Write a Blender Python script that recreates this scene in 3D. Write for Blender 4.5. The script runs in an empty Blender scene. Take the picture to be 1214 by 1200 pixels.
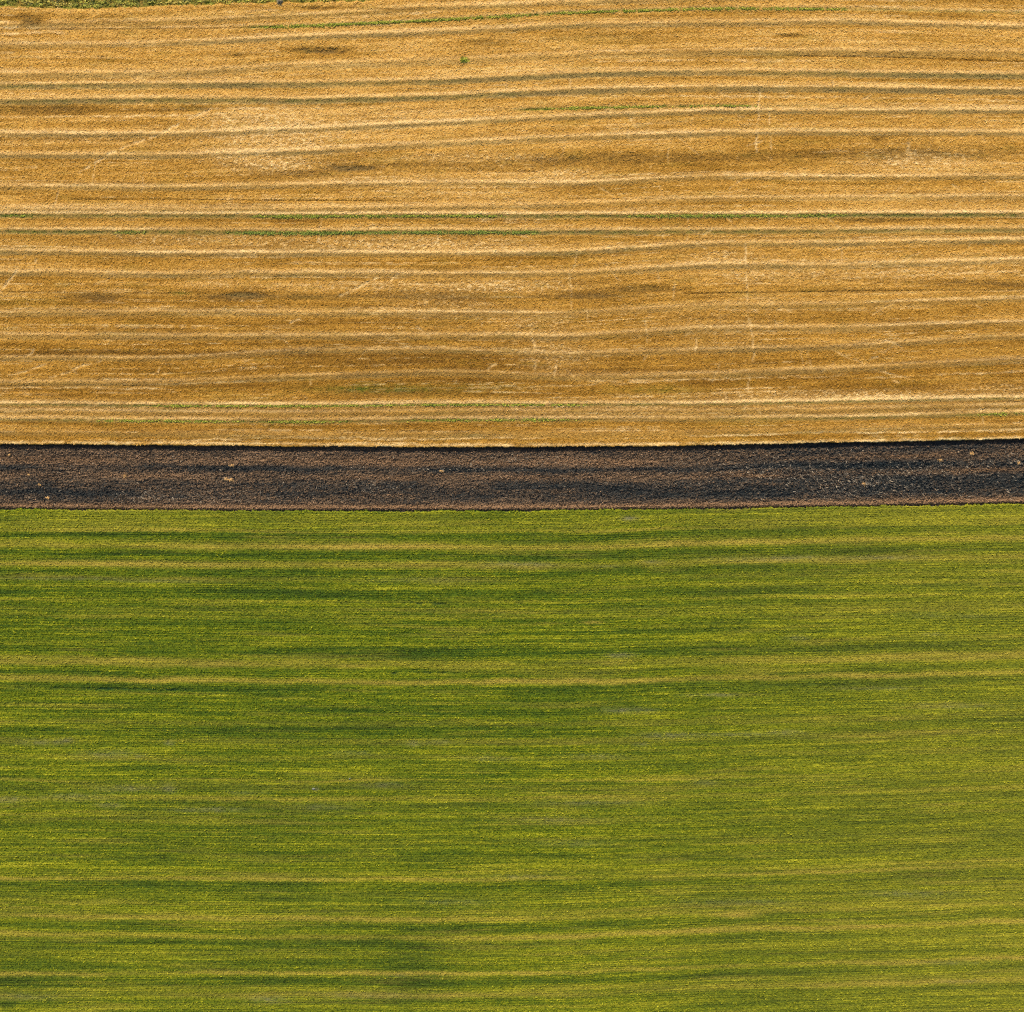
import bpy, math, random
import numpy as np
from mathutils import Vector

random.seed(7)
rng = np.random.default_rng(11)
SC = bpy.context.scene
COL = SC.collection

# ------------------------------------------------------------------ camera, world, sun, exposure
U = 0.2                                    # metres on the ground per unit of the survey grid below
CAMZ = 260.0
cam_d = bpy.data.cameras.new('camera'); cam = bpy.data.objects.new('camera', cam_d); COL.objects.link(cam)
cam.location = (0, 0, CAMZ + 0.6); cam.rotation_euler = (0, 0, 0)
cam_d.sensor_width = 36.0; cam_d.lens = 36.0 * CAMZ / (1213 * U)
cam_d.clip_start = 1.0; cam_d.clip_end = 6000
SC.camera = cam

SUN_EL, SUN_AZ = math.radians(33), math.radians(-14)      # azimuth from +Y, towards +X positive
w = bpy.data.worlds.new('World'); SC.world = w; w.use_nodes = True
nt = w.node_tree; nt.nodes.clear()
sky = nt.nodes.new('ShaderNodeTexSky'); sky.sky_type = 'NISHITA'; sky.sun_disc = False
sky.sun_elevation = SUN_EL; sky.sun_rotation = SUN_AZ
bg = nt.nodes.new('ShaderNodeBackground'); bg.inputs[1].default_value = 0.12
wo = nt.nodes.new('ShaderNodeOutputWorld')
nt.links.new(sky.outputs[0], bg.inputs[0]); nt.links.new(bg.outputs[0], wo.inputs[0])
sun_d = bpy.data.lights.new('sun', 'SUN'); sun_d.energy = 4.3; sun_d.angle = math.radians(0.5)
sun_d.color = (1.0, 0.91, 0.77)
sun = bpy.data.objects.new('sun', sun_d); COL.objects.link(sun)
trav = Vector((-math.sin(SUN_AZ)*math.cos(SUN_EL), -math.cos(SUN_AZ)*math.cos(SUN_EL), -math.sin(SUN_EL)))
sun.rotation_euler = trav.to_track_quat('-Z', 'Y').to_euler(); sun.location = (0, 100, 200)
SC.view_settings.view_transform = 'Standard'; SC.view_settings.look = 'None'
SC.view_settings.exposure = 0.78; SC.view_settings.gamma = 1.0
SC.cycles.max_bounces = 4; SC.cycles.use_denoising = False; SC.cycles.filter_width = 1.1

# ------------------------------------------------------------------ helpers
def tag(o, label=None, cat=None, group=None, kind=None):
    if label: o['label'] = label
    if cat: o['category'] = cat
    if group: o['group'] = group
    if kind: o['kind'] = kind
    return o

_tabs = {}
def vnoise(x, y, seed=0):
    """smooth value noise, range -1..1"""
    if seed not in _tabs:
        _tabs[seed] = np.random.default_rng(1000+seed).uniform(-1, 1, (512, 512)).astype(np.float32)
    t = _tabs[seed]
    x = np.asarray(x, np.float32) + 700.0; y = np.asarray(y, np.float32) + 700.0
    xi = np.floor(x).astype(np.int32); yi = np.floor(y).astype(np.int32)
    fx = x - xi; fy = y - yi
    fx = fx*fx*(3-2*fx); fy = fy*fy*(3-2*fy)
    x0 = xi & 511; x1 = (xi+1) & 511; y0 = yi & 511; y1 = (yi+1) & 511
    a = t[y0, x0]; b = t[y0, x1]; c = t[y1, x0]; d = t[y1, x1]
    return (a*(1-fx)+b*fx)*(1-fy) + (c*(1-fx)+d*fx)*fy

def fbm(x, y, seed, n=3, gain=0.55):
    s = 0; a = 1.0; tot = 0
    for k in range(n):
        s = s + a*vnoise(x*(2.03**k)+k*17.3, y*(2.03**k)+k*5.1, seed+k); tot += a*a; a *= gain
    return s/math.sqrt(tot)

def sstep(a, b, x):
    t = np.clip((x-a)/(b-a), 0, 1); return t*t*(3-2*t)

XS8 = np.array([40, 200, 360, 520, 680, 840, 1000, 1170], float)
XT = np.arange(-400, 1620, 4.0)
def curve(ys, xs=XS8, smooth=70):
    """survey line: smooth table of its offset against distance along the field"""
    t = np.interp(XT, xs, ys)
    sl = (ys[-1]-ys[-2])/(xs[-1]-xs[-2]); sl0 = (ys[1]-ys[0])/(xs[1]-xs[0])
    t = np.where(XT > xs[-1], ys[-1]+np.clip(XT-xs[-1], 0, 250)*sl*0.6, t)
    t = np.where(XT < xs[0], ys[0]-np.clip(xs[0]-XT, 0, 250)*sl0*0.6, t)
    k = max(1, int(smooth/4)); ker = np.hanning(k+2)[1:-1]; ker /= ker.sum()
    tp = np.pad(t, (k, k), 'edge'); t2 = np.convolve(tp, ker, 'same')[k:-k]
    return t2
def ev(tab, px): return np.interp(px, XT, tab)

def X(px): return (np.asarray(px, float)-607)*U
def Y(py): return (600-np.asarray(py, float))*U

# ---- survey of the lines in the ripe cereal field: (offsets at eight stations), paleness, greyness, band width
L = {}
L['L0'] = ([29,26,19,9,3,-2,-4,-4], .55,.55,4)
L['G0'] = ([36,35,32,24.5,15.8,11,11.7,15], .35,.15,2)
L['L1'] = ([54,51.5,44,38,30,27.5,25.5,31], .65,.6,4.5)
L['L2'] = ([87.8,86.6,77,72.5,64.6,61.2,60.6,62], .45,.5,6.5)
L['L3'] = ([100.8,99.7,98.6,95.6,87.3,84.2,86.4,88.4], .6,.85,6.0)
L['L4'] = ([118.8,117,117.7,114,106.7,103.5,104.2,106.9], .6,.95,6.2)
L['G1'] = ([140,139.5,138.5,134,129,126,126.7,129], .15,.1,1.5)
L['L5'] = ([159.3,159.3,153.5,145.8,138.4,132,132,131.5], .95,.7,4.2)
L['L6'] = ([184,184.5,180,170.3,162.7,158,157,157.5], .75,.6,4.6)
L['L7'] = ([221.6,222.7,219.5,217,217.8,209.7,210.4,209.3], .7,.5,4.2)
L['L8'] = ([248,248.6,248,245.7,242.6,235.4,235,233.6], .55,.5,4.0)
L['G2'] = ([254,254.4,255,254.4,254.8,254.2,253.8,253.4], .85,.75,5)
L['G3'] = ([273.2,273.4,274.4,273.4,273.8,273.2,272.4,271.5], .5,.9,5.2)
L['L9'] = ([298.3,301,300.5,300.5,299,288.6,288.2,284.8], .9,.65,4.6)
L['L10']= ([323,325.3,324,325.3,324,314,315,309], .75,.55,4.8)
L['D2'] = ([347,348,350,351,350.5,348.3,345.6,344.2], .05,.22,3)
L['L11']= ([370.8,370.3,370.8,371.2,372.3,361.8,361.3,355], .5,.5,5)
L['L12']= ([397.8,398.9,398.9,397.8,399.3,389.2,388.8,383.1], .55,.55,5)
L['L13']= ([424.3,425.2,415.8,414.6,420.3,415.3,411.3,400.5], .45,.65,4)
L['L14']= ([453.6,453.6,446.1,441,447.3,443.9,437.1,428.1], .4,.55,5)
L['G4'] = ([479,480.3,480.5,479,479.2,478.9,475.4,472], .95,.6,3.2)
L['M4'] = ([487.5,489,490,488,488,487.5,485.5,481.5], .5,.4,4)
L['G5'] = ([496.5,498,499,497,496.5,496.5,494.8,489.8], .6,.55,4)
L['M5'] = ([512,514,516,515,514,512.5,508.5,504.5], .15,.45,5)
EDGE_W = curve([526.6,527.8,529.4,530.0,529.5,528.2,524.4,520.8])
EDGE_G = curve([604.4,605.8,606.6,606.4,605.8,604,601.4,598.4])
for k in list(L): L[k] = (curve(L[k][0]),)+L[k][1:]
order = sorted(L, key=lambda k: ev(L[k][0], 40.))
FLOW_W = [('top', curve([-160]*8))]+[(k, L[k][0]) for k in order if k not in ('D2',)]+[('edge', EDGE_W)]
GL = [curve(v) for v in ([632,632.5,634,634,634,629.5,627,624], [710,711,712,713,712,708,706,703],
      [803,805,807,807,808,804,801,797], [948,948,948,948,947,945,941,935],
      [1108,1110,1112,1112,1109,1103,1099,1093], [1156,1155,1155,1157,1155,1147,1143,1138])]
FLOW_G = [('edge', EDGE_G)]+[('g', c) for c in GL]+[('far', GL[-1]+600)]

def flow(pxcol, PY, lines):
    """offset measured along the drilling rows, so patterns follow their bends"""
    base = np.array([float(ev(c, 40.)) for _, c in lines])
    V = np.empty_like(PY)
    tabs = np.stack([ev(c, pxcol) for _, c in lines])      # lines x cols
    for j in range(len(pxcol)):
        a = tabs[:, j]
        V[:, j] = np.interp(PY[:, j], a, base)
        lo = PY[:, j] < a[0]; V[lo, j] = base[0]+(PY[lo, j]-a[0])
        hi = PY[:, j] > a[-1]; V[hi, j] = base[-1]+(PY[hi, j]-a[-1])
    return V

def axis(half, step, g1=1.012, m1=40, g2=1.06, far=1500):
    a = list(np.arange(0, half, step)); s = step; x = a[-1]
    while x < far:
        s *= g1 if x < half+m1 else g2
        x += s; a.append(x)
    return np.array(a)

def grid_mesh(name, XX, YY, ZZ, attrs, mat, flip=False):
    nr, nc = XX.shape
    co = np.empty((nr*nc, 3), np.float32); co[:, 0] = XX.ravel(); co[:, 1] = YY.ravel(); co[:, 2] = ZZ.ravel()
    i = np.arange((nr-1)*nc, dtype=np.int32).reshape(nr-1, nc)[:, :-1].ravel()
    q = np.stack([i, i+nc, i+nc+1, i+1] if flip else [i, i+1, i+nc+1, i+nc], 1).astype(np.int32)
    me = bpy.data.meshes.new(name)
    me.vertices.add(len(co)); me.vertices.foreach_set('co', co.ravel())
    me.loops.add(q.size); me.loops.foreach_set('vertex_index', q.ravel())
    me.polygons.add(len(q)); me.polygons.foreach_set('loop_start', np.arange(0, q.size, 4, dtype=np.int32))
    me.polygons.foreach_set('use_smooth', np.ones(len(q), bool))
    me.update(calc_edges=True)
    at = me.attributes.new('cover', 'FLOAT_COLOR', 'POINT')
    c = np.stack([a.ravel() for a in attrs], 1).astype(np.float32)
    at.data.foreach_set('color', c.ravel())
    me.materials.append(mat)
    o = bpy.data.objects.new(name, me); COL.objects.link(o)
    return o

def tufts(name, parent, pos, att, n, size, tilt, mat, seed, jit=.12, elong=2.2, up=.05, pick=None, diag=None, dsd=.5):
    """n small leaf or ear faces standing out of a canopy; each one a tilted triangle"""
    r = np.random.default_rng(seed)
    idx = r.choice(len(pos), n, p=pick) if pick is not None else r.integers(0, len(pos), n)
    p = pos[idx] + r.uniform(-.12, .12, (n, 3))*np.array([1, 1, .3]); p[:, 2] += up
    a = r.uniform(0, 2*np.pi, n) if diag is None else r.normal(diag, dsd, n)
    l = size*r.uniform(.55, 1.5, n); w_ = l/elong
    t = r.normal(0, tilt, n); t2 = r.normal(0, tilt, n)
    dx, dy = np.cos(a), np.sin(a)
    tip = p + np.stack([dx*l*.6, dy*l*.6, l*.6*t], 1)
    b1 = p + np.stack([-dx*l*.4-dy*w_*.5, -dy*l*.4+dx*w_*.5, w_*.5*t2-l*.4*t], 1)
    b2 = p + np.stack([-dx*l*.4+dy*w_*.5, -dy*l*.4-dx*w_*.5, -w_*.5*t2-l*.4*t], 1)
    co = np.stack([b1, b2, tip], 1).reshape(-1, 3).astype(np.float32)
    me = bpy.data.meshes.new(name)
    me.vertices.add(3*n); me.vertices.foreach_set('co', co.ravel())
    me.loops.add(3*n); me.loops.foreach_set('vertex_index', np.arange(3*n, dtype=np.int32))
    me.polygons.add(n); me.polygons.foreach_set('loop_start', np.arange(0, 3*n, 3, dtype=np.int32))
    me.update(calc_edges=True)
    c = att[idx].copy(); c[:, 0] += jit*r.standard_normal(n); c = np.clip(c, 0, 1)
    at = me.attributes.new('cover', 'FLOAT_COLOR', 'POINT')
    at.data.foreach_set('color', np.repeat(c, 3, 0).astype(np.float32).ravel())
    me.materials.append(mat)
    o = bpy.data.objects.new(name, me); COL.objects.link(o)
    if parent is not None: o.parent = parent
    return o
def flat(XX, YY, ZZ, at, m):
    return (np.stack([XX[m], YY[m], ZZ[m]], 1).astype(np.float32), np.stack([np.clip(a, 0, 1)[m] for a in at], 1).astype(np.float32))

def rgb(*c): return (c[0], c[1], c[2], 1.0)

def cover_material(name, ramp, c2, c3, c4, nscale=(6, 9, 6), namp=0.35, rough=0.9, transl=0.0):
    """tone -> colour ramp, then three cover kinds mixed over it, broken up by procedural noise"""
    m = bpy.data.materials.new(name); m.use_nodes = True; t = m.node_tree; t.nodes.clear()
    N = t.nodes.new; K = t.links.new
    at = N('ShaderNodeAttribute'); at.attribute_name = 'cover'
    sp = N('ShaderNodeSeparateColor'); K(at.outputs['Color'], sp.inputs[0])
    tc = N('ShaderNodeTexCoord'); mp = N('ShaderNodeMapping'); K(tc.outputs['Object'], mp.inputs[0])
    mp.inputs['Scale'].default_value = nscale
    no = N('ShaderNodeTexNoise'); no.inputs['Scale'].default_value = 1.0; no.inputs['Detail'].default_value = 2.0
    K(mp.outputs[0], no.inputs[0])
    mr = N('ShaderNodeMath'); mr.operation = 'MULTIPLY_ADD'; K(no.outputs[0], mr.inputs[0])
    mr.inputs[1].default_value = namp; mr.inputs[2].default_value = -namp*0.5
    ad = N('ShaderNodeMath'); ad.operation = 'ADD'; K(sp.outputs[0], ad.inputs[0]); K(mr.outputs[0], ad.inputs[1])
    cr = N('ShaderNodeValToRGB'); K(ad.outputs[0], cr.inputs[0])
    e = cr.color_ramp.elements
    e[0].position, e[0].color = ramp[0][0], rgb(*ramp[0][1]); e[1].position, e[1].color = ramp[-1][0], rgb(*ramp[-1][1])
    for p, c in ramp[1:-1]:
        k = e.new(p); k.color = rgb(*c)
    cur = cr.outputs[0]
    for src, c in ((sp.outputs[1], c2), (sp.outputs[2], c3), (at.outputs['Alpha'], c4)):
        mx = N('ShaderNodeMix'); mx.data_type = 'RGBA'; mx.clamp_factor = True
        K(src, mx.inputs[0]); K(cur, mx.inputs[6])
        hv = N('ShaderNodeMix'); hv.data_type = 'RGBA'; K(no.outputs[0], hv.inputs[0])
        hv.inputs[6].default_value = rgb(*[v*0.75 for v in c]); hv.inputs[7].default_value = rgb(*[min(1, v*1.25) for v in c])
        K(hv.outputs[2], mx.inputs[7]); cur = mx.outputs[2]
    bs = N('ShaderNodeBsdfPrincipled'); K(cur, bs.inputs['Base Color'])
    bs.inputs['Roughness'].default_value = rough; bs.inputs['Specular IOR Level'].default_value = 0.15
    out = N('ShaderNodeOutputMaterial')
    if transl > 0:                                        # straw and leaves let some sunlight through
        tl = N('ShaderNodeBsdfTranslucent'); K(cur, tl.inputs[0]); ms = N('ShaderNodeMixShader'); ms.inputs[0].default_value = transl
        K(bs.outputs[0], ms.inputs[1]); K(tl.outputs[0], ms.inputs[2]); K(ms.outputs[0], out.inputs[0])
    else: K(bs.outputs[0], out.inputs[0])
    return m

M_WHEAT = cover_material('ripe_cereal',
    [(0.0, (.17,.075,.008)), (.3, (.35,.168,.018)), (.5, (.50,.258,.038)), (.7, (.66,.372,.080)), (1.0, (.84,.57,.19))],
    (.88,.575,.235), (.30,.20,.062), (.085,.14,.010), transl=.28)
M_GREEN = cover_material('green_crop',
    [(0.0, (.012,.035,.003)), (.25, (.040,.082,.004)), (.5, (.108,.142,.003)), (.75, (.245,.245,.006)), (1.0, (.40,.38,.02))],
    (.39,.275,.042), (.18,.165,.075), (.012,.040,.012), transl=.2)
M_SOIL = cover_material('ploughed_soil',
    [(0.0, (.008,.014,.016)), (.35, (.036,.033,.027)), (.6, (.102,.064,.035)), (1.0, (.27,.16,.085))],
    (.38,.30,.20), (.23,.115,.045), (.55,.34,.12), nscale=(5, 5, 5), namp=0.5)

# ------------------------------------------------------------------ ground sheet
def simple_material(name, c, rough=0.9, var=0.3, scale=3.0):
    m = bpy.data.materials.new(name); m.use_nodes = True; t = m.node_tree
    b = t.nodes['Principled BSDF']; b.inputs['Roughness'].default_value = rough; b.inputs['Specular IOR Level'].default_value = 0.15
    n = t.nodes.new('ShaderNodeTexNoise'); n.inputs['Scale'].default_value = scale; n.inputs['Detail'].default_value = 4
    tc = t.nodes.new('ShaderNodeTexCoord'); t.links.new(tc.outputs['Object'], n.inputs[0])
    mx = t.nodes.new('ShaderNodeMix'); mx.data_type = 'RGBA'; t.links.new(n.outputs[0], mx.inputs[0])
    mx.inputs[6].default_value = rgb(*[v*(1-var) for v in c]); mx.inputs[7].default_value = rgb(*[v*(1+var) for v in c])
    t.links.new(mx.outputs[2], b.inputs['Base Color'])
    return m
M_GROUND = simple_material('bare_earth', (.16,.11,.07))
me = bpy.data.meshes.new('ground'); S = 3000.0
me.from_pydata([(-S,-S,-.35),(S,-S,-.35),(S,S,-.35),(-S,S,-.35)], [], [(0,1,2,3)]); me.materials.append(M_GROUND)
g = bpy.data.objects.new('ground', me); COL.objects.link(g)
tag(g, 'bare brown earth lying under the crops', 'ground', kind='structure')

# ------------------------------------------------------------------ pale trails and flattened spots, survey units
TRAILS = [
 ([(252,129),(232,139),(206,151),(190,160),(160,170),(128,184),(95,205)], 1.1, .9),
 ([(901,108),(899,128),(898,148),(896,180)], 1.0, .7),
 ([(911,132),(913,160),(914,190)], .9, .6),
 ([(884,290),(884,330),(888,372),(892,400),(893,420),(889,440),(886,465),(883,485),(880,500)], 1.1, .5),
 ([(1078,170),(1076,190)], 2.2, .5),
 ([(22,318),(14,330),(2,345)], 1.3, .8),
 ([(45,305),(38,316)], 1.2, .6), ([(447,330),(425,342),(403,351)], 1.2, .8), ([(478,320),(460,336),(446,346)], 1.1, .6),
 ([(985,415),(1005,424),(1022,430),(1040,423),(1058,410)], .9, .6),
 ([(1035,438),(1055,444),(1075,449)], .9, .6),
 ([(632,400),(636,420),(634,438)], 1.6, .5), ([(660,425),(656,445)], 1.0, .5), ([(765,380),(768,410)], .8, .4),
 ([(120,428),(100,433),(82,442),(60,448)], .9, .7), ([(60,430),(32,440),(15,446)], .9, .6), ([(190,436),(185,446)], .8, .5),
 ([(355,378),(345,383)], 1.1, .8), ([(675,325),(678,352),(677,372)], 1.0, .45), ([(240,245),(232,252)], .8, .4),
 ([(70,228),(66,243)], .8, .5), ([(1161,476),(1166,510)], 1.0, .35), ([(780,405),(760,430)], .8, .3)]
# bright thin ragged lines running with the rows
_rt = random.Random(5)
for _ in range(120):                                       # faint scattered animal tracks
    x_ = _rt.choice([_rt.uniform(560, 1190), _rt.uniform(0, 1200)]); y_ = _rt.uniform(95, 500); a_ = _rt.choice([1.35, 1.6, -.45, .5, -.7])+_rt.uniform(-.2, .2); l_ = _rt.uniform(8, 30)
    TRAILS.append(([(x_, y_), (x_+l_*.5*math.cos(a_)+_rt.uniform(-2, 2), y_-l_*.5*math.sin(a_)), (x_+l_*math.cos(a_), y_-l_*math.sin(a_))], _rt.uniform(.6, 1.0), _rt.uniform(.28, .6)))
THIN = [  # stations, offsets, x from, x to, width, strength
 ([0,60,110,200,270], [139,138.6,139,138,135], 0, 270, .9, .75),
 ([560,620,680,760,840,1000,1214], [115,114.5,113.8,114,115.4,116,120], 560, 1214, .8, .5),
 ([0,200,540], [459.8,460.5,461], 0, 190, .8, .7), ([560,700,830,1000], [460,457,450,446], 560, 1000, .8, .45),
 ([1100,1150,1214], [444,443,440.5], 1110, 1214, 1.0, .75),
 ([230,310,400,500,640], [521.5,520,519,520.5,519.5], 225, 640, .8, .7),
 ([820,900,960,1080,1214], [517,516,512.5,513,509], 820, 1214, .9, .75),
 ([0,100,300,600,900,1214], [68.5,69,68,60,55,57], 0, 150, .8, .4), ([960,1100], [180.5,179], 960, 1120, .8, .45),
 ([0,400], [243,243], 0, 420, 1.0, .3), ([0,400,600,1214], [252,252.8,252.5,251], 0, 1214, .9, .5),
 ([0,60,75,110], [33,33,38,39], 0, 60, 1.2, .7), ([0,30,60,80], [41,40,38,41], 0, 75, 1.5, .8),
 ([400,560], [193.5,192], 400, 600, .8, .25),
 ([0,200,400,600,900,1214], [524.2,525.2,527,527.6,525.2,519], 0, 1214, 1.5, .75)]
DARKT = [  # thin dark rows
 ([940,1040,1130,1214], [67,68.5,71,74], 930, 1214, .7, .75), ([60,200,400,470], [236.5,237.2,238.3,238.5], 60, 470, .55, .6),
 ([0,100,215], [346.8,347.6,348.2], 0, 215, .5, .5), ([820,960,1090,1214], [348.4,346,344.6,344.2], 820, 1214, .55, .8),
 ([0,150,300], [35.8,35.4,33.5], 40, 300, .7, .5), ([400,700,1214], [384,385,372], 330, 480, .5, .4),
 ([0,400,1214], [262,262.5,260.5], 0, 1214, 1.2, .12), ([600,900,1214], [236.5,236.8,229], 480, 850, .5, .3),
 ([0,100,185], [458,457,457.5], 0, 185, .6, .5)]

# broad soft darker / thinner patches: x, y, rx, ry, strength
DARKP = [(380,61,30,3.4,1.0),(280,67,10,2,.5),(415,200.5,25,3.0,1.0),(350,207,60,4,.45),(45,131,75,6,.55),(215,131,45,3,.4),
 (112,353,30,4,.5),(292,351.5,22,4,.75),(262,353,34,4,.35),(370,353,60,4,.35),(520,352,60,5,.35),(700,351,45,4,.5),(770,343,40,4,.4),
 (1000,345,50,3,.35),(1170,337,60,2.8,.5),(1035,262.5,55,2.4,.6),(700,190,110,7,.4),(900,186,150,6,.4),(1120,182,90,6,.45),(500,197,90,6,.4),
 (940,44,16,2,.5),(720,47,70,7,.3),(580,51,30,4,.35),(600,203,60,2,.3),(450,11,80,2,.25),(375,10,16,1.8,.5),
 (35,23,16,6,.45),(38,29,10,4,.5),(120,24,40,5,.25),(1040,165,8,3,.4),(450,465,80,6,.3),(420,432,140,14,.10),(100,419,160,3,.3)]
# areas strewn with pale flattened bits
STREW = [(330,160,75,26,1.0),(320,196,50,8,1.0),(560,187,80,5,.7),(300,143,50,6,.8),(240,285,110,7,.5),(480,290,130,8,.8),(570,340,110,7,.9),
 (670,210,45,9,.8),(1090,192,70,12,.8),(1000,470,150,6,.8),(370,340,60,6,.5),(250,337,30,5,.5),(30,250,30,5,.3),(280,185,40,8,.6),
 (540,225,90,20,.35),(660,420,40,20,.45),(850,390,60,25,.25),(1080,320,120,14,.4),(480,140,70,10,.4),(1140,240,80,10,.3),(630,385,40,12,.4),
 (860,305,50,8,.5),(910,325,90,10,.4),(420,215,60,6,.4),(1180,460,50,5,.4),(100,165,90,8,.3),(520,365,60,14,.35),(1160,130,60,5,.3)]

def seg_dist(PX, PY, pts):
    d = np.full(PX.shape, 1e9, np.float32); 
    for (x0, y0), (x1, y1) in zip(pts[:-1], pts[1:]):
        vx, vy = x1-x0, y1-y0; t = np.clip(((PX-x0)*vx+(PY-y0)*vy)/(vx*vx+vy*vy), 0, 1)
        d = np.minimum(d, np.hypot(PX-(x0+t*vx), PY-(y0+t*vy)))
    return d

# ------------------------------------------------------------------ ripe cereal field
hx = axis(126, U); xcol = np.concatenate([-hx[:0:-1], hx])
pxc = xcol/U+607
off = axis(108, U)                                         # distance from the field's edge
rows = np.concatenate([[0, 0, 0], off])                    # three rows make the standing face of the crop
edge = ev(EDGE_W, pxc)
PXg = np.broadcast_to(pxc, (len(rows), len(pxc))).astype(np.float32)
PYg = (edge[None, :] - rows[:, None]/U).astype(np.float32)
V = flow(pxc, PYg, FLOW_W)
R = rng.standard_normal(PXg.shape).astype(np.float32)

low = PYg < -160                                           # beyond the surveyed part
tone = 0.395 + 0.225*sstep(500, 40, PYg) + 0.05*fbm(PXg/260, PYg/90, 3) + .035*fbm(PXg/70, PYg/14, 5)
tone += 0.10*vnoise(PXg/140, V/5.0, 6) + 0.09*vnoise(PXg/60, V/2.2, 7) + 0.085*vnoise(PXg/90, V/1.1, 8)
tone += 0.05*vnoise(PXg/9, V/4, 9)
lng = vnoise(PXg/150, V/.95, 10); _p = .55*sstep(.42, .85, lng)*np.clip(.6+.9*vnoise(PXg/7, PYg/3, 11), 0, 1.3); tone -= .22*sstep(.7, .95, -lng)
tone -= 0.085*np.exp(-((PXg-430)/260)**2-((PYg-430)/32)**2) + 0.04*np.exp(-((PYg-445)/40)**2)
tone -= 0.04*np.exp(-((PXg-150)/300)**2-((V-395)/40)**2)
pale = _p; grey = np.zeros_like(tone); weed = np.zeros_like(tone); hh = np.zeros_like(tone)
wob = 0.45*vnoise(PXg/14, PYg/40, 12)+0.45*vnoise(PXg/3, PYg/3, 13)+.25*R
for n, k in enumerate(order):
    tab, pa, gr, wd = L[k]
    d = PYg - ev(tab, pxc)[None, :].astype(np.float32) + wob
    sel = np.abs(d) < 26
    if k[0] in 'LMDG':
        am = 0.78+0.45*vnoise(PXg/75, PYg/60+n*3.7, 20)+.25*vnoise(PXg/12, PYg/4+n*3.7, 21)+.2*vnoise(PXg/3, PYg/2, 22)
        am2 = 0.9+0.35*vnoise(PXg/90, PYg/60+n*5.1, 18)+.25*vnoise(PXg/9, PYg/3, 19)
        am = np.clip(am, 0.05, 1.3)
        if k == 'D2': am = am*0.6
        pale += np.where(sel, pa*.82*am*np.exp(-((d+1.9)/1.8)**2), 0) + np.where(sel, pa*.16*np.exp(-((d+3.2)/3.5)**2), 0)  # sunlit upper side of each row ridge painted in, along with bleached straw
        grey += np.where(sel, gr*1.05*am2*sstep(-1.2, 1.2, d)*sstep(wd+1.7, wd-1.6, d)*(.8+.2*(pa > .55)), 0)
        tone += np.where(sel, -.10*pa*np.exp(-((d-wd-2.5)/2.5)**2), 0)
        hh += np.where(sel, (pa+gr)*0.035*np.exp(-(d/3.0)**2), 0)
for sx, sy, a, b, wd, st in THIN:
    d = PYg-np.interp(pxc, sx, sy)[None, :] + 1.0*vnoise(PXg/7, PXg*0+wd*5, 23)+.7*wob
    m = sstep(a-15, a+10, PXg)*sstep(b+15, b-10, PXg)*np.clip(.7+.7*vnoise(PXg/9, PYg/30, 24), 0, 1.2)
    pale += 1.2*st*m*np.exp(-(d/wd)**2); tone -= .15*st*m*np.exp(-((d-2.2)/1.3)**2)
for sx, sy, a, b, wd, st in DARKT:
    d = PYg-np.interp(pxc, sx, sy)[None, :]
    m = sstep(a-20, a+20, PXg)*sstep(b+20, b-20, PXg)*np.clip(.8+.5*vnoise(PXg/15, PYg/30, 26), 0, 1.2)
    tone -= .8*st*m*np.exp(-(d/wd)**2); hh -= .25*st*m*np.exp(-(d/wd)**2); grey += .3*st*m*np.exp(-(d/wd)**2)
for x, y, rx, ry, st in DARKP:
    q = ((PXg-x)/rx)**2+((PYg-y+1.0*vnoise(PXg/16, PYg/9, 28))/ry)**2
    st = st*(.6 if rx > 42 else .8); m = np.exp(-(q*.75)**1.3)*st*(1.25+.5*vnoise(PXg/7, PYg/2.5, 29)+.45*vnoise(PXg/3, PYg/1.3, 30)); grey += m*.5; tone -= .8*m; hh -= .22*m; pale -= m
sm = np.zeros_like(tone); pale = np.maximum(pale, 0)
for x, y, rx, ry, st in STREW: sm += st*np.exp(-((PXg-x)/rx)**2-((PYg-y)/ry)**2)
sp_ = 1.25*vnoise(PXg/3.4, PYg/1.15, 31)+.3*R
pale += np.clip(sm*1.2, 0, 1)*sstep(.2, 1.0, sp_)*.95 + np.clip(sm, 0, 1)*.22
pale += .25*sstep(1.15, 1.6, sp_)
for pts, wd, st in TRAILS:
    xs = [p[0] for p in pts]; ys = [p[1] for p in pts]
    j0, j1 = np.searchsorted(pxc, [min(xs)-12, max(xs)+12]); j0 = max(0, j0); jm = (j0+j1)//2; rr = (PYg[:, (j0+j1)//2] > min(ys)-15) & (PYg[:, (j0+j1)//2] < max(ys)+15)
    i0, i1 = np.where(rr)[0][[0, -1]]; i0 = max(i0, 3)
    s_ = (slice(i0, i1), slice(j0, j1)); d = seg_dist(PXg[s_]+1.3*vnoise(PYg[s_]/6, PXg[s_]/30, 33), PYg[s_]+.8*vnoise(PXg[s_]/6, PYg[s_]/30, 34), pts)
    m = 1.0*st*np.exp(-(d/(wd*1.15))**2)*np.clip(.6+1.1*vnoise(PXg[s_]/5, PYg[s_]/5, 35), 0, 1.2)
    pale[s_] += m; hh[s_] -= .12*m
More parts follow.
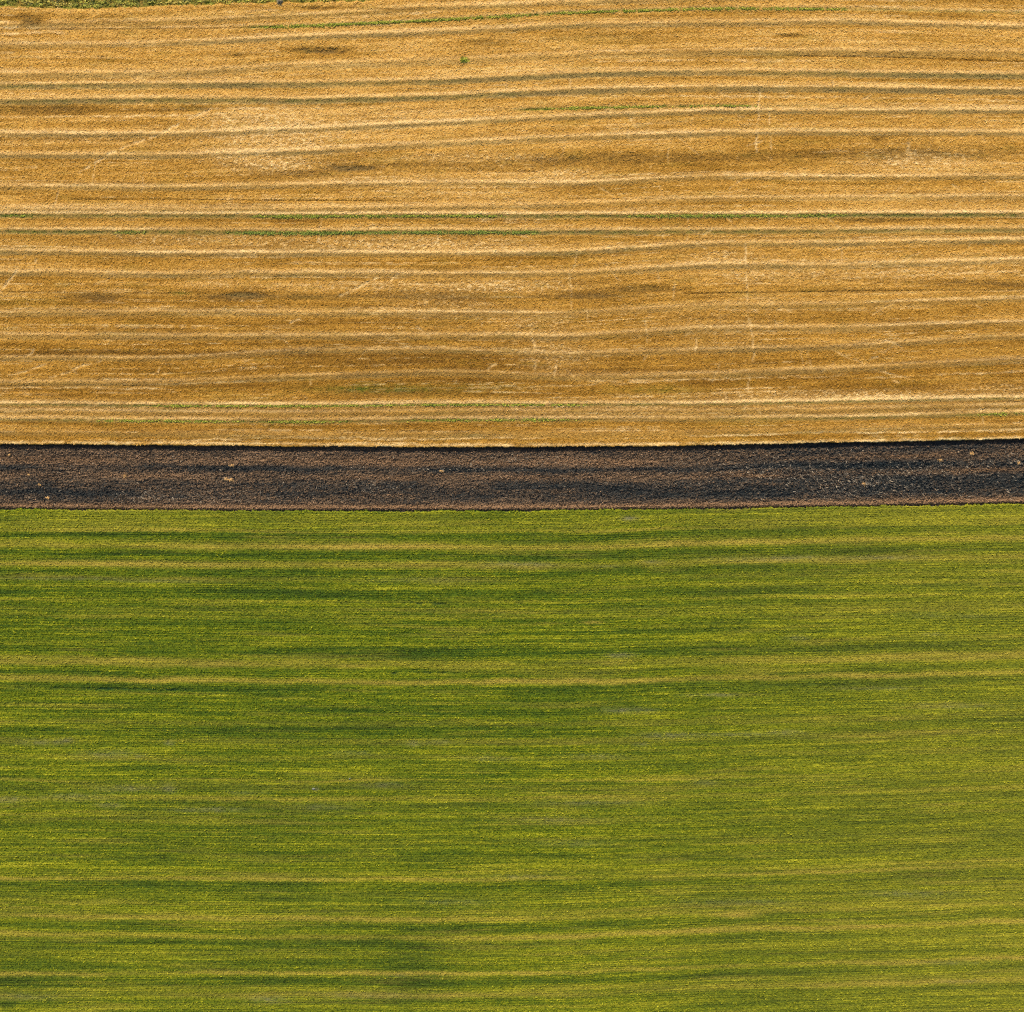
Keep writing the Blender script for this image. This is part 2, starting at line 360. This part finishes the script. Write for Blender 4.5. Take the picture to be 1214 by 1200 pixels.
# green undergrowth that shows in some of the thin rows
def weedline(k, dy, wd, spans, st):
    global weed, hh
    d = PYg-ev(L[k][0], pxc)[None, :]-dy + .5*wob
    m = np.zeros_like(PXg[0])
    for a, b, s in spans: m = np.maximum(m, s*sstep(a-25, a+12, pxc)*sstep(b+25, b-12, pxc))
    m = m[None, :]*np.exp(-(d/wd)**2)*np.clip(.8+.8*vnoise(PXg/6, PYg/3, 36)+.2*R, 0, 1.2)
    weed += st*m; hh -= .15*m
WEEDS = [('G0', 0, 1.7, [(300,800,1.),(800,1010,.7),(1010,1214,.4)], .9), ('G1', 0, 1.3, [(625,770,1.),(770,880,.75),(880,1000,.2)], .9),
         ('G2', 2.2, 1.7, [(-40,35,1.),(20,300,.5),(290,600,.8),(580,740,.55),(730,820,.7),(810,1000,.9),(980,1260,.7)], .8),
         ('G3', 2.4, 2.0, [(-40,45,.8),(30,270,.6),(265,640,.85),(620,930,.5),(900,1260,.4)], .8),
         ('G4', 1.2, .9, [(-40,170,.5),(160,700,.95),(680,1260,.45)], .9), ('G5', 1.6, 1.2, [(0,120,.35),(120,300,.8),(300,420,.8),(470,700,.65),(860,1060,.4),(1150,1214,.7)], .75),
         ('L3', 2.5, 2.3, [(0,110,.45),(110,560,.25),(600,800,.12),(900,1214,.3)], .7), ('L4', 2.6, 2.3, [(0,420,.4),(420,620,.35)], .7)]
for a in WEEDS: weedline(*a)
# yellow-green tinge
for x, y, rx, ry, st in [(440,461,70,5,.5),(780,462,40,5,.35),(30,360,40,6,.15),(560,460,60,6,.2),(700,48,50,6,.12),(1150,493,60,3,.2),(215,348,12,2,.4),(300,18,160,5,.1),(870,500,60,8,.1)]:
    weed += st*np.exp(-((PXg-x)/rx)**2-((PYg-y)/ry)**2)*np.clip(.8+.8*vnoise(PXg/5, PYg/1.5, 38), 0, 2)
weed += .13*sstep(.3, 1.2, fbm(PXg/40, V/6, 40))
tone += 0.04*R
VB = np.interp(pxc, [-400,-20,0,40,80,140,180,240,300,330,380,430,450,620,1600], [12,11.5,9,10,11,10,7.5,6,4.2,3.6,2.6,2.2,-2,-8,-8])
verge = sstep(1.5, -1.5, PYg-VB[None, :]+1.5*vnoise(PXg/9, PYg/30, 48)+.8*vnoise(PXg/3, PYg/6, 49))
weed = weed*(1-verge)+verge*(.55+.35*vnoise(PXg/6, PYg/3, 51)); hh -= .3*verge; tone -= .15*verge; pale *= 1-verge; grey = grey*(1-verge)+.3*verge
# canopy height: ridges, rows, ears
clump = fbm(PXg/1.5, PYg/1.7, 41, 2)
tone += 0.05*clump
ZZ = 0.72 + hh + 0.05*vnoise(PXg/30, V/6, 42) + 0.04*clump + 0.016*R + 0.03*vnoise(PXg/4, PYg/3, 44)
ZZ = ZZ.astype(np.float32)
XX = np.broadcast_to(xcol, PXg.shape).astype(np.float32).copy(); YY = Y(PYg).astype(np.float32)
rag = 0.13*vnoise(pxc/1.1, pxc*0, 46)+0.07*vnoise(pxc/6, pxc*0, 47)+.10*vnoise(pxc/45, pxc*0, 49)
fade = np.exp(-rows/0.5)[:, None]
YY += fade*rag[None, :]
ZZ[0] = -.3; ZZ[1] = 0.25; YY[1] -= .03; ZZ[2] = .55; YY[2] -= .05
XX[3:] += (0.05*rng.standard_normal(XX[3:].shape)); YY[3:] += (0.05*rng.standard_normal(XX[3:].shape))
wheat = grid_mesh('cereal_crop', XX, YY, ZZ, (np.clip(tone, 0, 1), np.clip(pale, 0, 1), np.clip(grey, 0, .92), np.clip(weed, 0, .95)), M_WHEAT, flip=False)
tag(wheat, 'golden ripe cereal crop in wavy rows filling the upper half', 'cereal crop', kind='stuff')
fr = (np.abs(XX) < 138) & (rows[:, None] < 122) & (rows[:, None] > 0)
P, Aq = flat(XX, YY, ZZ, (tone, pale, grey, weed), fr)
tag(tufts('ears', wheat, P, Aq, 620000, .36, .29, M_WHEAT, 21, jit=.10), kind='stuff')
WP, WA = P, Aq

# ------------------------------------------------------------------ green crop field
rows = np.concatenate([[0, 0], axis(124, U)])
edge = ev(EDGE_G, pxc)
PXg = np.broadcast_to(pxc, (len(rows), len(pxc))).astype(np.float32)
PYg = (edge[None, :] + rows[:, None]/U).astype(np.float32)
V = flow(pxc, PYg, FLOW_G).astype(np.float32)
V0 = V + 1.2*vnoise(PXg/90, V/25, 50)
R = rng.standard_normal(PXg.shape).astype(np.float32)
# bands across the field: centre, half width, tone, tan
BANDS = [(612,8,.03,.10),(622,6,.06,.15),(628.5,2,.10,.25),(634,4,-.24,0),(640,2,.0,.1),(646.5,3.6,.10,.50),(656.5,5,-.20,0),(668,4,.02,.38),(677,4.6,-.17,0),
 (686,3,-.03,.1),(694.5,2.2,.12,.05),(701.5,4.5,-.13,0),(711,1.8,.14,.15),(722,3,-.04,.1),(729,2,.04,.12),(737,5,-.05,0),(747,3,-.08,0),(755,2,.05,0),(762,2.4,.0,.05),
 (770,5,-.18,0),(781,3.4,.07,.30),(786,3,.02,.25),(796,4,-.09,0),(804,3.2,.08,.42),(812,3.4,-.14,0),(819,4,-.06,0),(829,3,.03,0),(838,6,-.06,0),(847.5,1.5,.12,0),
 (855,3,-.02,.1),(865,6,-.11,0),(878,4,-.07,.12),(888,2,.08,.02),(897,3,.0,.1),(907,4,-.04,.02),(917,3,.05,0),(925,1.6,.03,.18),(934,4,-.08,.08),(947,3,.04,.26),(956,4,-.08,.06),
 (965,1.5,.07,.1),(975,6,-.04,.02),(989,2,.07,0),(998,5,-.07,.05),(1010,4,-.06,0),(1018,4,-.08,.05),(1026.5,2.2,.13,0),(1034,3,.03,.1),(1041,2.4,.07,.32),
 (1050,4,-.16,0),(1060,4,-.03,.05),(1070,2,.05,.05),(1079,3,-.02,.12),(1086.5,3.2,.07,.38),(1097,4.5,-.15,0),(1108,3.2,.09,.40),(1117,4.2,-.15,0),(1130,6,.02,.05),
 (1143,4,-.07,0),(1154.5,2.6,.10,.38),(1164,4,-.17,0),(1173,2.5,.08,.12),(1180,3.5,-.01,.28),(1187,3,-.10,0),(1195,3,.09,.05)]
tone = 0.48 + 0.045*fbm(PXg/230, PYg/110, 52)
tan = np.zeros_like(tone); gp = np.zeros_like(tone); dk = np.zeros_like(tone)
for n, (c, hw, tn, ta) in enumerate(BANDS):
    r0 = np.where((V0[:, ::40].min(axis=1) < c+4*hw) & (V0[:, ::40].max(axis=1) > c-4*hw))[0]
    s_ = slice(r0[0], r0[-1]+1)
    hw = hw*(1.1 if tn < 0 else 1.0); e = np.exp(-np.abs((V0[s_]-c+1.1*vnoise(PXg[s_]/30, V0[s_]*0+n*2.3, 54)+.8*vnoise(PXg[s_]/5, V0[s_]/3+n*2.3, 53))/hw)**2.3)
    am = np.clip(.85+.55*vnoise(PXg[s_]/150, V0[s_]*0+n*3.1, 55)+.25*vnoise(PXg[s_]/35, V0[s_]*0+n*3.1, 56), 0, 1.5)
    if c < 690: am = am*(1-.45*sstep(850, 1214, PXg[s_]))
    tone[s_] += (.95 if c < 690 else 1.0)*tn*am*e; tan[s_] += ta*1.2*am*e
tone += .06*vnoise(PXg/170, V0/3.2, 58)+.095*vnoise(PXg/80, V0/1.7, 59)+.17*vnoise(PXg/85, V0/.9, 60)+.07*vnoise(PXg/10, V0/.9, 62)
tone += .045*vnoise(PXg/12, V0/3, 61)
tone += .11*np.sin(V/2.7*2*np.pi + .8*vnoise(PXg/60, V/20, 57))*np.clip(.6+vnoise(PXg/90, V/12, 63), 0, 1.4)   # drill rows
lines = vnoise(PXg/65, V0/1.0, 64)
tone += .25*sstep(.6, .95, lines)-.2*sstep(.62, .95, -lines)
tan += .22*sstep(.1, 1.2, fbm(PXg/110, V0/5, 65)) + .12*sstep(600, 1250, PXg) + .03*sstep(860, 1150, PYg) + .03
tone += .02*sstep(800, 1200, PXg)*sstep(820, 900, PYg)
for x, y, rx, ry, st in [(650,835,60,30,.12),(490,1150,48,42,.24),(30,1150,50,50,.10),(380,1140,80,40,.07),(330,1060,60,40,.06),(520,1103,55,6,.2),(420,700,380,70,.05),(600,850,380,60,.05),(330,880,60,90,.05),(640,1100,45,4,.1),(300,1051,80,4,.08),(700,1163,90,4,.08),(15,1165,40,6,.12),
      (8,1192,9,6,.3),(210,1012,30,4,.1),(110,632,60,4,.06),(270,677,20,2.5,.14),(135,657,14,2,.14),(1080,625,110,5,.10),(1040,650,60,5,.12),(850,655,70,6,.06),(640,672,18,3,.12),
      (1010,800,120,4,.10),(940,826,50,3,.13),(1000,880,70,8,.08),(250,866,120,8,.07),(420,860,90,7,.07),(280,1132,40,20,.04),(620,630,80,4,.05),(980,1013,80,4,.10),(800,1016,70,4,.08),
      (1120,640,80,40,-.03),(150,1100,200,60,-.04),(60,700,60,8,-.04),(1110,1120,120,50,-.05),(1000,1040,200,40,-.03),(720,1045,80,5,-.03),(480,776,90,6,.10),(340,769,80,5,.05)]:
    tone -= st*np.exp(-((PXg-x)/rx)**2-((PYg-y)/ry)**2)
# almost black gaps with no crop
for x, y, rx, ry, st in [(22,815.5,12,1.2,.8),(67,816,16,1.2,.6),(128,816.5,34,1.5,1.),(200,817.5,32,1.5,.9),(300,819,60,1.2,.3),(437,715.5,2.5,1.,.7),(408,716,5,1.2,.6),(497,715.5,4,1.3,.7),
      (522,715.8,10,1.6,.7),(485,714.5,30,.8,.5),(616,715,5,2,.5),(468,798.5,6,1.2,.7),(520,798,22,1.,.5),(505,797,20,.9,.4),(580,1120,8,1.2,.6),(992,709,4,1,.6),(940,811,60,1.3,.35),(365,1050,20,1,.3)]:
    dk += st*np.exp(-np.abs((PXg-x)/rx)**2.5-((PYg-y)/ry)**2)*np.clip(.9+.9*vnoise(PXg/3, PYg/2, 66), 0, 1.3)
# thin grey places where soil shows
for x, y, rx, ry, st in [(746,615,10,3,.5),(745,614,5,1.6,.3),(775,666,14,2,.4),(620,669,45,3,.45),(900,663,60,2.5,.3),(1050,661,45,2.3,.4),(945,661,30,2,.35),(70,686,60,1.8,.4),(180,689,50,2,.25),
      (500,688,60,3,.25),(735,777,16,2.6,.55),(945,756,12,3,.4),(1105,752,14,2,.35),(720,671,12,1.5,.4),(78,878,10,3,.4),(50,880,30,4,.3),(200,881,6,3,.4),(130,894,32,5,.35),(165,896,6,2,.4),
      (150,935,32,4,.4),(200,935,10,5,.35),(90,945,40,4,.35),(10,948,18,4,.5),(130,955,15,3,.4),(245,960,40,2.6,.45),(290,940,20,2.5,.35),(375,936,3,1.6,.8),(455,931,25,3,.35),(385,957,30,4,.25),
      (745,842,26,3,.6),(850,824,35,2,.45),(790,872,32,4,.4),(880,871,60,2,.4),(930,868,25,2.5,.35),(490,882,10,3,.4),(520,880,12,3,.35),(580,900,30,3,.25),(420,893,30,3,.25),(760,883,8,2.5,.4),
      (710,897,35,3,.3),(1040,816,45,2,.3),(1130,837,60,4,.25),(1120,730,60,3,.2),(835,928,14,3,.3),(620,1040,30,2.5,.35),(320,1185,22,4,.45),(430,1180,50,4,.25),(680,1000,40,4,.2),(660,972,50,4,.25),
      (700,952,60,3,.3),(1140,1164,30,2,.3),(1080,1060,50,4,.3),(870,1070,60,4,.25),(540,1070,50,4,.2),(30,1182,40,4,.25),(1130,1142,40,2,.25),(470,1157,10,2,.3),(740,737,40,2,.0)]:
    gp += st*np.exp(-((PXg-x)/rx)**2-((PYg-y)/ry)**2)*np.clip(.9+.7*vnoise(PXg/6, PYg/1.8, 67), 0, 1.6)
for x, y, rx, ry, st in [(703,738,12,1.6,.6),(650,739,20,1.2,.3),(875,1086,22,2.5,.5),(1055,1143,40,2,.4),(1040,1098,40,1.6,.4),(150,669,100,3,.2),(430,648,90,3,.25),(1020,638,20,2.5,.3),(700,806,70,2.5,.3),(150,807,150,2,.2)]:
    tan += st*np.exp(-((PXg-x)/rx)**2-((PYg-y)/ry)**2)
clump = fbm(PXg/2.0, PYg/1.25, 70, 2)
tone += .085*clump+.05*R
ZZ = 0.28+.05*vnoise(PXg/30, V/7, 71)+.055*clump+.022*R-.2*np.clip(dk, 0, 1)+.25*(tone-.45)*.25-.07*np.clip(tan+gp, 0, 1)+.035*np.sin(V/2.7*2*np.pi)
XX = np.broadcast_to(xcol, PXg.shape).astype(np.float32).copy(); YY = Y(PYg).astype(np.float32)
rag = .2*vnoise(pxc/1.1, pxc*0, 72)+.10*vnoise(pxc/5, pxc*0, 73)+.15*vnoise(pxc/30, pxc*0, 74)
YY -= np.exp(-rows/.8)[:, None]*rag[None, :]
XX[2:] += .05*rng.standard_normal(XX[2:].shape); YY[2:] += .05*rng.standard_normal(XX[2:].shape)
ZZ[0] = -.3; ZZ[1] = .1; YY[1] += .03
green = grid_mesh('green_crop', XX, YY, ZZ, (np.clip(tone, 0, 1), np.clip(tan, 0, .9), np.clip(gp, 0, .8), np.clip(dk, 0, 1)), M_GREEN, flip=True)
tag(green, 'yellow-green low crop drilled in straight rows filling the lower half', 'green crop', kind='stuff')

fr = (np.abs(XX) < 138) & (rows[:, None] < 138) & (rows[:, None] >= 0)
P, Aq = flat(XX, YY, ZZ, (tone, tan, gp, dk), fr)
tag(tufts('leaves', green, P, Aq, 600000, .36, .33, M_GREEN, 22, jit=.12, diag=0.0, dsd=.7), kind='stuff')

# ------------------------------------------------------------------ ploughed strip
st = 0.13
hx2 = axis(126, st); xs = np.concatenate([-hx2[:0:-1], hx2]); pxs = xs/U+607
ew = ev(EDGE_W, pxs)-2.0; eg = ev(EDGE_G, pxs)+2.0
nr = 165; f = np.linspace(0, 1, nr)
PXg = np.broadcast_to(pxs, (nr, len(pxs))).astype(np.float32)
PYg = (eg[None, :]+(ew-eg)[None, :]*f[:, None]).astype(np.float32)
A = PYg-ev(EDGE_W, pxs)[None, :]; B = ev(EDGE_G, pxs)[None, :]-PYg       # distance from both edges
A += .8*vnoise(PXg/30, A/8, 80)
R = rng.standard_normal(PXg.shape).astype(np.float32)
def band(c, hw, seed, s=90): return np.exp(-((A-c+1.2*vnoise(PXg/40, A*0, seed))/hw)**2)*np.clip(.75+.7*vnoise(PXg/s, A*0+3, seed+1), 0, 1.4)
tone = .54+.06*vnoise(PXg/60, A/6, 81)+.09*vnoise(PXg/18, A/2.5, 82)+.09*vnoise(PXg/45, A/1.2, 84)
tone += .10*band(18, 5, 83)-.28*band(27, 3.2, 85)+.12*band(36, 3, 87)-.23*band(47, 5, 89)-.22*band(57, 6, 91)+.05*band(10, 5, 93)
tone -= .17*sstep(760, 960, PXg)*sstep(B*0+8, B*0+16, B)
tone += .20*np.exp(-((B-5)/3.0)**2)-.22*np.exp(-(B/1.3)**2)  # sunlit ridge flank and furrow shade by the green edge, painted into the tone
redd = .35*np.exp(-((B-5)/3.0)**2)+.22*band(18, 5, 83)+.2*band(37, 3, 87)
cl = fbm(PXg/1.5+A/5, PYg/1.3, 95, 3); ridge = vnoise(PXg/9+A/2.2, A/1.1, 97)
lump = vnoise((PXg+PYg*1.3)/4.0, PYg/2.4, 107)+.6*vnoise((PXg-PYg)/2.4, PYg/1.8, 108)
heap_amount = (.55+.6*sstep(700, 950, PXg)+.35*np.exp(-((PXg-250)/90)**2))*sstep(2, 8, A)*sstep(6, 10, B)
tone += .085*lump*heap_amount
tone += .10*cl+.07*R
bits = sstep(1.15, 1.7, vnoise(PXg/1.6, PYg/1.3, 98)+.42*R+.25*vnoise(PXg/40, A/7, 99))
clus = np.zeros_like(tone)
for x, y, rx, ry in [(170,590,30,8),(270,568,16,4),(275,552,5,2),(440,575,30,8),(540,556,40,4),(900,560,70,14),(1000,568,60,16),(1050,575,60,12),(1120,555,60,10),(620,545,60,8),(250,590,60,8)]:
    clus += np.exp(-((PXg-x)/rx)**2-((PYg-y)/ry)**2)
bits = np.clip(bits*(.55+.6*clus), 0, 1)
big = .10*np.sin(A/3.3+1.2*vnoise(PXg/50, A*0, 101))
ZZ = -.12+.085*lump*heap_amount+.05*big/.1*.8+.11*cl+.04*R+.05*ridge+.20*np.exp(-((B-4)/2.2)**2)-.13*np.exp(-(B/1.6)**2)-.08*np.exp(-(A/4)**2)
XX = np.broadcast_to(xs, PXg.shape)+.02*R; YY = Y(PYg)
soil = grid_mesh('ploughed_soil', XX, YY, ZZ, (np.clip(tone, 0, 1), bits*.8, np.clip(redd, 0, .7), np.clip(bits*0, 0, 1)), M_SOIL, flip=False)
tag(soil, 'strip of dark brown ploughed soil between golden and green fields', 'ploughed soil', kind='structure')

fr = (np.abs(XX) < 138)
P, Aq = flat(XX, YY, ZZ, (tone, bits*0, redd, bits*0), fr & (B > 2.5) & (A > 1))
tag(tufts('clods', soil, P, Aq, 90000, .30, .8, M_SOIL, 23, jit=.12, elong=1.5), kind='stuff')
wgt = (.10+1.5*clus*(A > 6)+.25*sstep(850, 1000, PXg)+.25*vnoise(PXg/30, A/9, 105).clip(0))[fr & (B > 6) & (A > 7)].astype(np.float64); wgt /= wgt.sum()
P, Aq = flat(XX, YY, ZZ, (tone, .45+.4*vnoise(PXg/2, PYg/2, 106), redd*.5, bits*0), fr & (B > 6) & (A > 7))
tag(tufts('straw_bits', None, P, Aq, 2100, .55, .3, M_SOIL, 24, jit=.1, elong=3.2, up=.1, pick=wgt, diag=-.5),
    'pale chopped straw and stubble bits scattered over the dark ploughed soil', 'straw', kind='stuff')
print('ground meshes', len(wheat.data.vertices), len(green.data.vertices), len(soil.data.vertices))

# ------------------------------------------------------------------ weeds that follow the thin rows
M_WEED = cover_material('weed_leaves', [(0.0, (.05,.085,.010)), (.5, (.175,.205,.018)), (1.0, (.40,.38,.045))],
    (.48,.36,.08), (.12,.18,.05), (.05,.06,.03))
def strip_of_weeds(key, dy, hw, x0, x1, tone, bluish, dens, label, seed):
    r = np.random.default_rng(seed); n = int((x1-x0)*dens*1.1)
    px = r.uniform(x0, x1, n)
    keep = (vnoise(px/7, px*0+seed, 120)+.5*vnoise(px/2, px*0, 121) > -.95) & (r.uniform(0, 1, n) < sstep(x0-2, x0+45, px)*sstep(x1+2, x1-45, px)*np.clip(.65+.5*vnoise(px/11, px*0+seed, 122), .1, 1))
    px = px[keep]; n = len(px)
    py = ev(L[key][0], px)+dy+r.normal(0, hw*.42, n)*(1+.4*vnoise(px/15, px*0, 123))
    pos = np.stack([X(px), Y(py), .62+r.uniform(0, .22, n)], 1)
    att = np.zeros((n, 4)); att[:, 0] = tone+.14+.15*r.standard_normal(n); att[:, 1] = .25*r.uniform(0, 1, n)**3; att[:, 2] = bluish*.7
    o = tufts('weed_strip', None, pos, att, n, .34, .55, M_WEED, seed, jit=.1, elong=1.9)
    tag(o, label, 'weeds', 'green weed strips along the cereal rows', 'stuff')
for i, a in enumerate([
  ('G0', 0, 1.9, 305, 640, .55, .0, 14, 'wide bright green weed strip slanting up near the top of the golden field'),
  ('G0', 0, 1.6, 640, 1010, .55, .0, 10, 'bright green weed strip thinning out toward the right near the top edge'),
  ('G1', 0, 1.5, 640, 800, .5, .0, 13, 'short thin green weed strip standing alone in the upper golden field, right of centre'),
  ('G1', 0, 1.0, 800, 905, .5, .1, 6, 'sparse dotted green weeds crossing the two upright animal tracks'),
  ('G2', 2.2, 1.8, 290, 610, .45, .1, 9, 'dark green weed strip, upper one of two near the middle of the golden field'),
  ('G2', 2.2, 1.8, 0, 45, .45, .1, 9, 'short green weed strip touching the left edge of the golden field'),
  ('G2', 2.2, 2.0, 730, 1010, .45, .2, 8, 'green weed strip right of centre above the dark smudge'),
  ('G3', 2.6, 2.4, 260, 650, .40, .5, 12, 'long bluish green weed strip, lower one of two near the middle of the golden field'),
  ('G3', 2.6, 2.0, 120, 180, .40, .4, 9, 'small bluish green weed patch left of the long bluish strip'),
  ('G4', 1.2, 1.2, 165, 705, .5, .0, 9, 'thin green weed line below a bright pale line near the ploughed soil'),
  ('G5', 1.6, 1.6, 110, 300, .55, .1, 8, 'loose green weed line closest to the ploughed soil, left part'),
  ('G5', 1.6, 1.6, 300, 420, .5, .1, 7, 'dotted green weeds closest to the ploughed soil, left of centre'),
  ('G5', 1.4, 1.8, 470, 690, .5, .1, 6, 'scattered tufts of green weeds closest to the ploughed soil, in the centre'),
  ('G5', 1.4, 1.6, 1150, 1250, .6, .1, 7, 'green weed line at the right edge just above the ploughed soil')]):
    strip_of_weeds(*a, seed=300+i)

# ------------------------------------------------------------------ grass verge in the top left corner
r = np.random.default_rng(77); n = 60000
px = r.uniform(-170, 450, n); py = r.uniform(-110, 14, n)
vb = np.interp(px, [-400,-20,0,40,80,140,180,240,300,330,380,430,450,620,1600], [12,11.5,9,10,11,10,7.5,6,4.2,3.6,2.6,2.2,-2,-8,-8])
k_ = py < vb+r.normal(0, 1.3, n)-.6+1.6*vnoise(px/9, px*0, 130); px, py, vb = px[k_], py[k_], vb[k_]; n = len(px)
cl_ = vnoise(px/7, py/3, 131)+.5*vnoise(px/3, py/2, 132)
att = np.zeros((n, 4)); att[:, 0] = .62+.34*cl_; att[:, 1] = .25+.65*sstep(.0, .9, vnoise(px/16, py/3.5, 133)+.012*(vb-py)*6-.25)
att[:, 3] = .8*sstep(.1, .8, vnoise(px/11, py/2.5, 134)+.06*(vb-py)-.35)
pos = np.stack([X(px), Y(py), .35+.35*np.clip(cl_, -1, 1)+r.uniform(0, .25, n)], 1)
tag(tufts('grass_verge', None, pos, att, n, .48, .5, M_WEED, 78, jit=.12, elong=2.4),
    'rough yellow-green grass verge along the top left edge of the golden field', 'grass verge', kind='stuff')

# ------------------------------------------------------------------ plants one can point at
def stems_mesh(name, parent, cx, cy, z0, n, spread, h, th, mat, seed):
    """bent tapering stems fanning out from one root, one mesh"""
    rr = random.Random(seed); vs, fs = [], []
    for k in range(n):
        a = rr.uniform(0, 6.283); sp = spread*rr.uniform(.4, 1); hh_ = h*rr.uniform(.6, 1)
        pts = []
        for q in range(4):
            t = q/3; pts.append(Vector((cx+math.cos(a+.4*t)*sp*t**1.3, cy+math.sin(a+.4*t)*sp*t**1.3, z0+hh_*t)))
        b = len(vs)
        for q, p in enumerate(pts):
            rd = th*(1-.75*q/3)
            for m_ in range(3):
                an = m_*2.094; vs.append(p+Vector((math.cos(an)*rd, math.sin(an)*rd, 0)))
        for q in range(3):
            for m_ in range(3):
                fs.append((b+q*3+m_, b+q*3+(m_+1) % 3, b+q*3+3+(m_+1) % 3, b+q*3+3+m_))
    me = bpy.data.meshes.new(name); me.from_pydata(vs, [], fs); me.materials.append(mat)
    o = bpy.data.objects.new(name, me); COL.objects.link(o); o.parent = parent; return o
M_STEM = simple_material('dry_stem', (.16,.12,.07))
M_BUSH = cover_material('grey_bush', [(0.0, (.02,.022,.012)), (.5, (.14,.115,.07)), (1.0, (.36,.28,.15))], (.2,.17,.1), (.1,.1,.08), (.03,.04,.02))
def plant(name, px, py, rx, ry, h, n, mat, tone, label, cat, seed, size=.34):
    root = bpy.data.objects.new(name, None); COL.objects.link(root); root.location = (float(X(px)), float(Y(py)), 0)
    tag(root, label, cat)
    stems_mesh('stems', root, 0, 0, 0, 14, min(rx, ry)*.9, h*.9, .025, M_STEM, seed)
    r = np.random.default_rng(seed)
    a = r.uniform(0, 6.283, n); q = r.uniform(0, 1, n)**.6*(1+.35*np.sin(a*3+1)*r.uniform(.5, 1, n))
    pos = np.stack([rx*q*np.cos(a), ry*q*np.sin(a), h*(1-.45*q*q)*r.uniform(.55, 1, n)], 1)
    att = np.zeros((n, 4)); att[:, 0] = tone+.25*vnoise(pos[:, 0]*3, pos[:, 1]*3, seed)
    tufts('leaves', root, pos, att, n, size, .6, mat, seed+1, jit=.12, elong=1.8)
plant('weed_plant', 550.5, 72, 1.25, .8, 1.1, 520, M_WEED, .85, 'single bright green bushy weed standing alone on a pale line in the golden field', 'weed', 901)
plant('shrub', 332, 2.5, .7, .8, 1.2, 460, M_BUSH, .8, 'small grey-brown bush sticking out of the verge at the top edge', 'shrub', 905)

M_STRAW = simple_material('loose_straw', (.60,.34,.12), var=.45, scale=6)
def straw_clump(px, py, w_, d_, n, label, seed):
    rr = random.Random(seed); vs, fs = [], []
    for k in range(n):
        a = rr.gauss(-.5, .6); q = rr.random()**.9*1.5; t = rr.uniform(0, 6.283)
        c = Vector((w_*q*math.cos(t), d_*q*math.sin(t), .12+.22*(1-q)*rr.random())); l = rr.uniform(.14, .32); wd = .035
        dx = Vector((math.cos(a), math.sin(a), rr.uniform(-.3, .3)))*l; nn = Vector((-math.sin(a), math.cos(a), rr.uniform(-.4, .8)))*wd
        b = len(vs); mid = c+Vector((0, 0, .05))
        vs += [c-dx-nn, c-dx+nn, mid-nn, mid+nn, c+dx-nn*.6, c+dx+nn*.6]
        fs += [(b, b+2, b+3, b+1), (b+2, b+4, b+5, b+3)]
    me = bpy.data.meshes.new('straw_clump'); me.from_pydata(vs, [], fs); me.materials.append(M_STRAW)
    o = bpy.data.objects.new('straw_clump', me); COL.objects.link(o); o.location = (float(X(px)), float(Y(py)), -.1)
    tag(o, label, 'straw clump', 'straw clumps lying on the ploughed soil')
for i, (px, py, w_, d_, n, lb) in enumerate([
  (274.5,552,.55,.22,60,'orange straw clump just above the upper dark band of the ploughed strip, left of centre'),
  (267.5,568,.4,.3,46,'left one of two bright straw clumps side by side below the upper dark band'),
  (273.5,569,.55,.3,60,'right one of two bright straw clumps side by side below the upper dark band'),
  (10.5,539.5,.3,.2,22,'small pale straw clump near the left edge, close under the golden field'),
  (147.5,564.5,.3,.4,34,'upright pale straw clump between the two dark bands of the ploughed strip, left part'),
  (55.5,590.4,.38,.2,30,'bright straw clump low on the ploughed strip, near the left edge'),
  (33,563,.25,.2,18,'tiny straw clump in the brown middle of the ploughed strip at far left'),
  (46,574.6,.3,.2,22,'small orange straw clump on the upper rim of the lower dark band, far left'),
  (524,558.5,.5,.2,34,'thin straw clump in the upper dark band at the centre of the strip'),
  (1025,573.8,.42,.35,40,'straw clump amid dark littered soil in the right part of the strip'),
  (1153.5,538,.36,.4,36,'straw clump near the golden field edge, second from the right end'),
  (1209,549,.3,.35,28,'pale straw clump at the right end of the ploughed strip'),
  (1116,546,.5,.3,32,'loose straw clump left of the two rightmost clumps on the strip')]):
    straw_clump(px, py, w_*.8, d_*.8, int(n*.8), lb, 700+i)

def stone(px, py, z, s, label, seed):
    import bmesh
    bm = bmesh.new(); bmesh.ops.create_icosphere(bm, subdivisions=2, radius=1)
    rr = random.Random(seed)
    for v in bm.verts: v.co = Vector((v.co.x*s[0], v.co.y*s[1], v.co.z*s[2]))*(1+rr.uniform(-.14, .14))
    me = bpy.data.meshes.new('stone'); bm.to_mesh(me); bm.free(); me.materials.append(M_STONE)
    o = bpy.data.objects.new('stone', me); COL.objects.link(o); o.location = (float(X(px)), float(Y(py)), z); tag(o, label, 'stone')
M_STONE = simple_material('pale_stone', (.15,.15,.11), var=.3, scale=4)
stone(371.5, 935.5, .3, (.42, .26, .25), 'pale grey-green stone in the green crop, left of centre', 1)
stone(414.5, 923.3, .3, (.24, .2, .2), 'small pale stone in the green crop, right of the larger stone', 2)
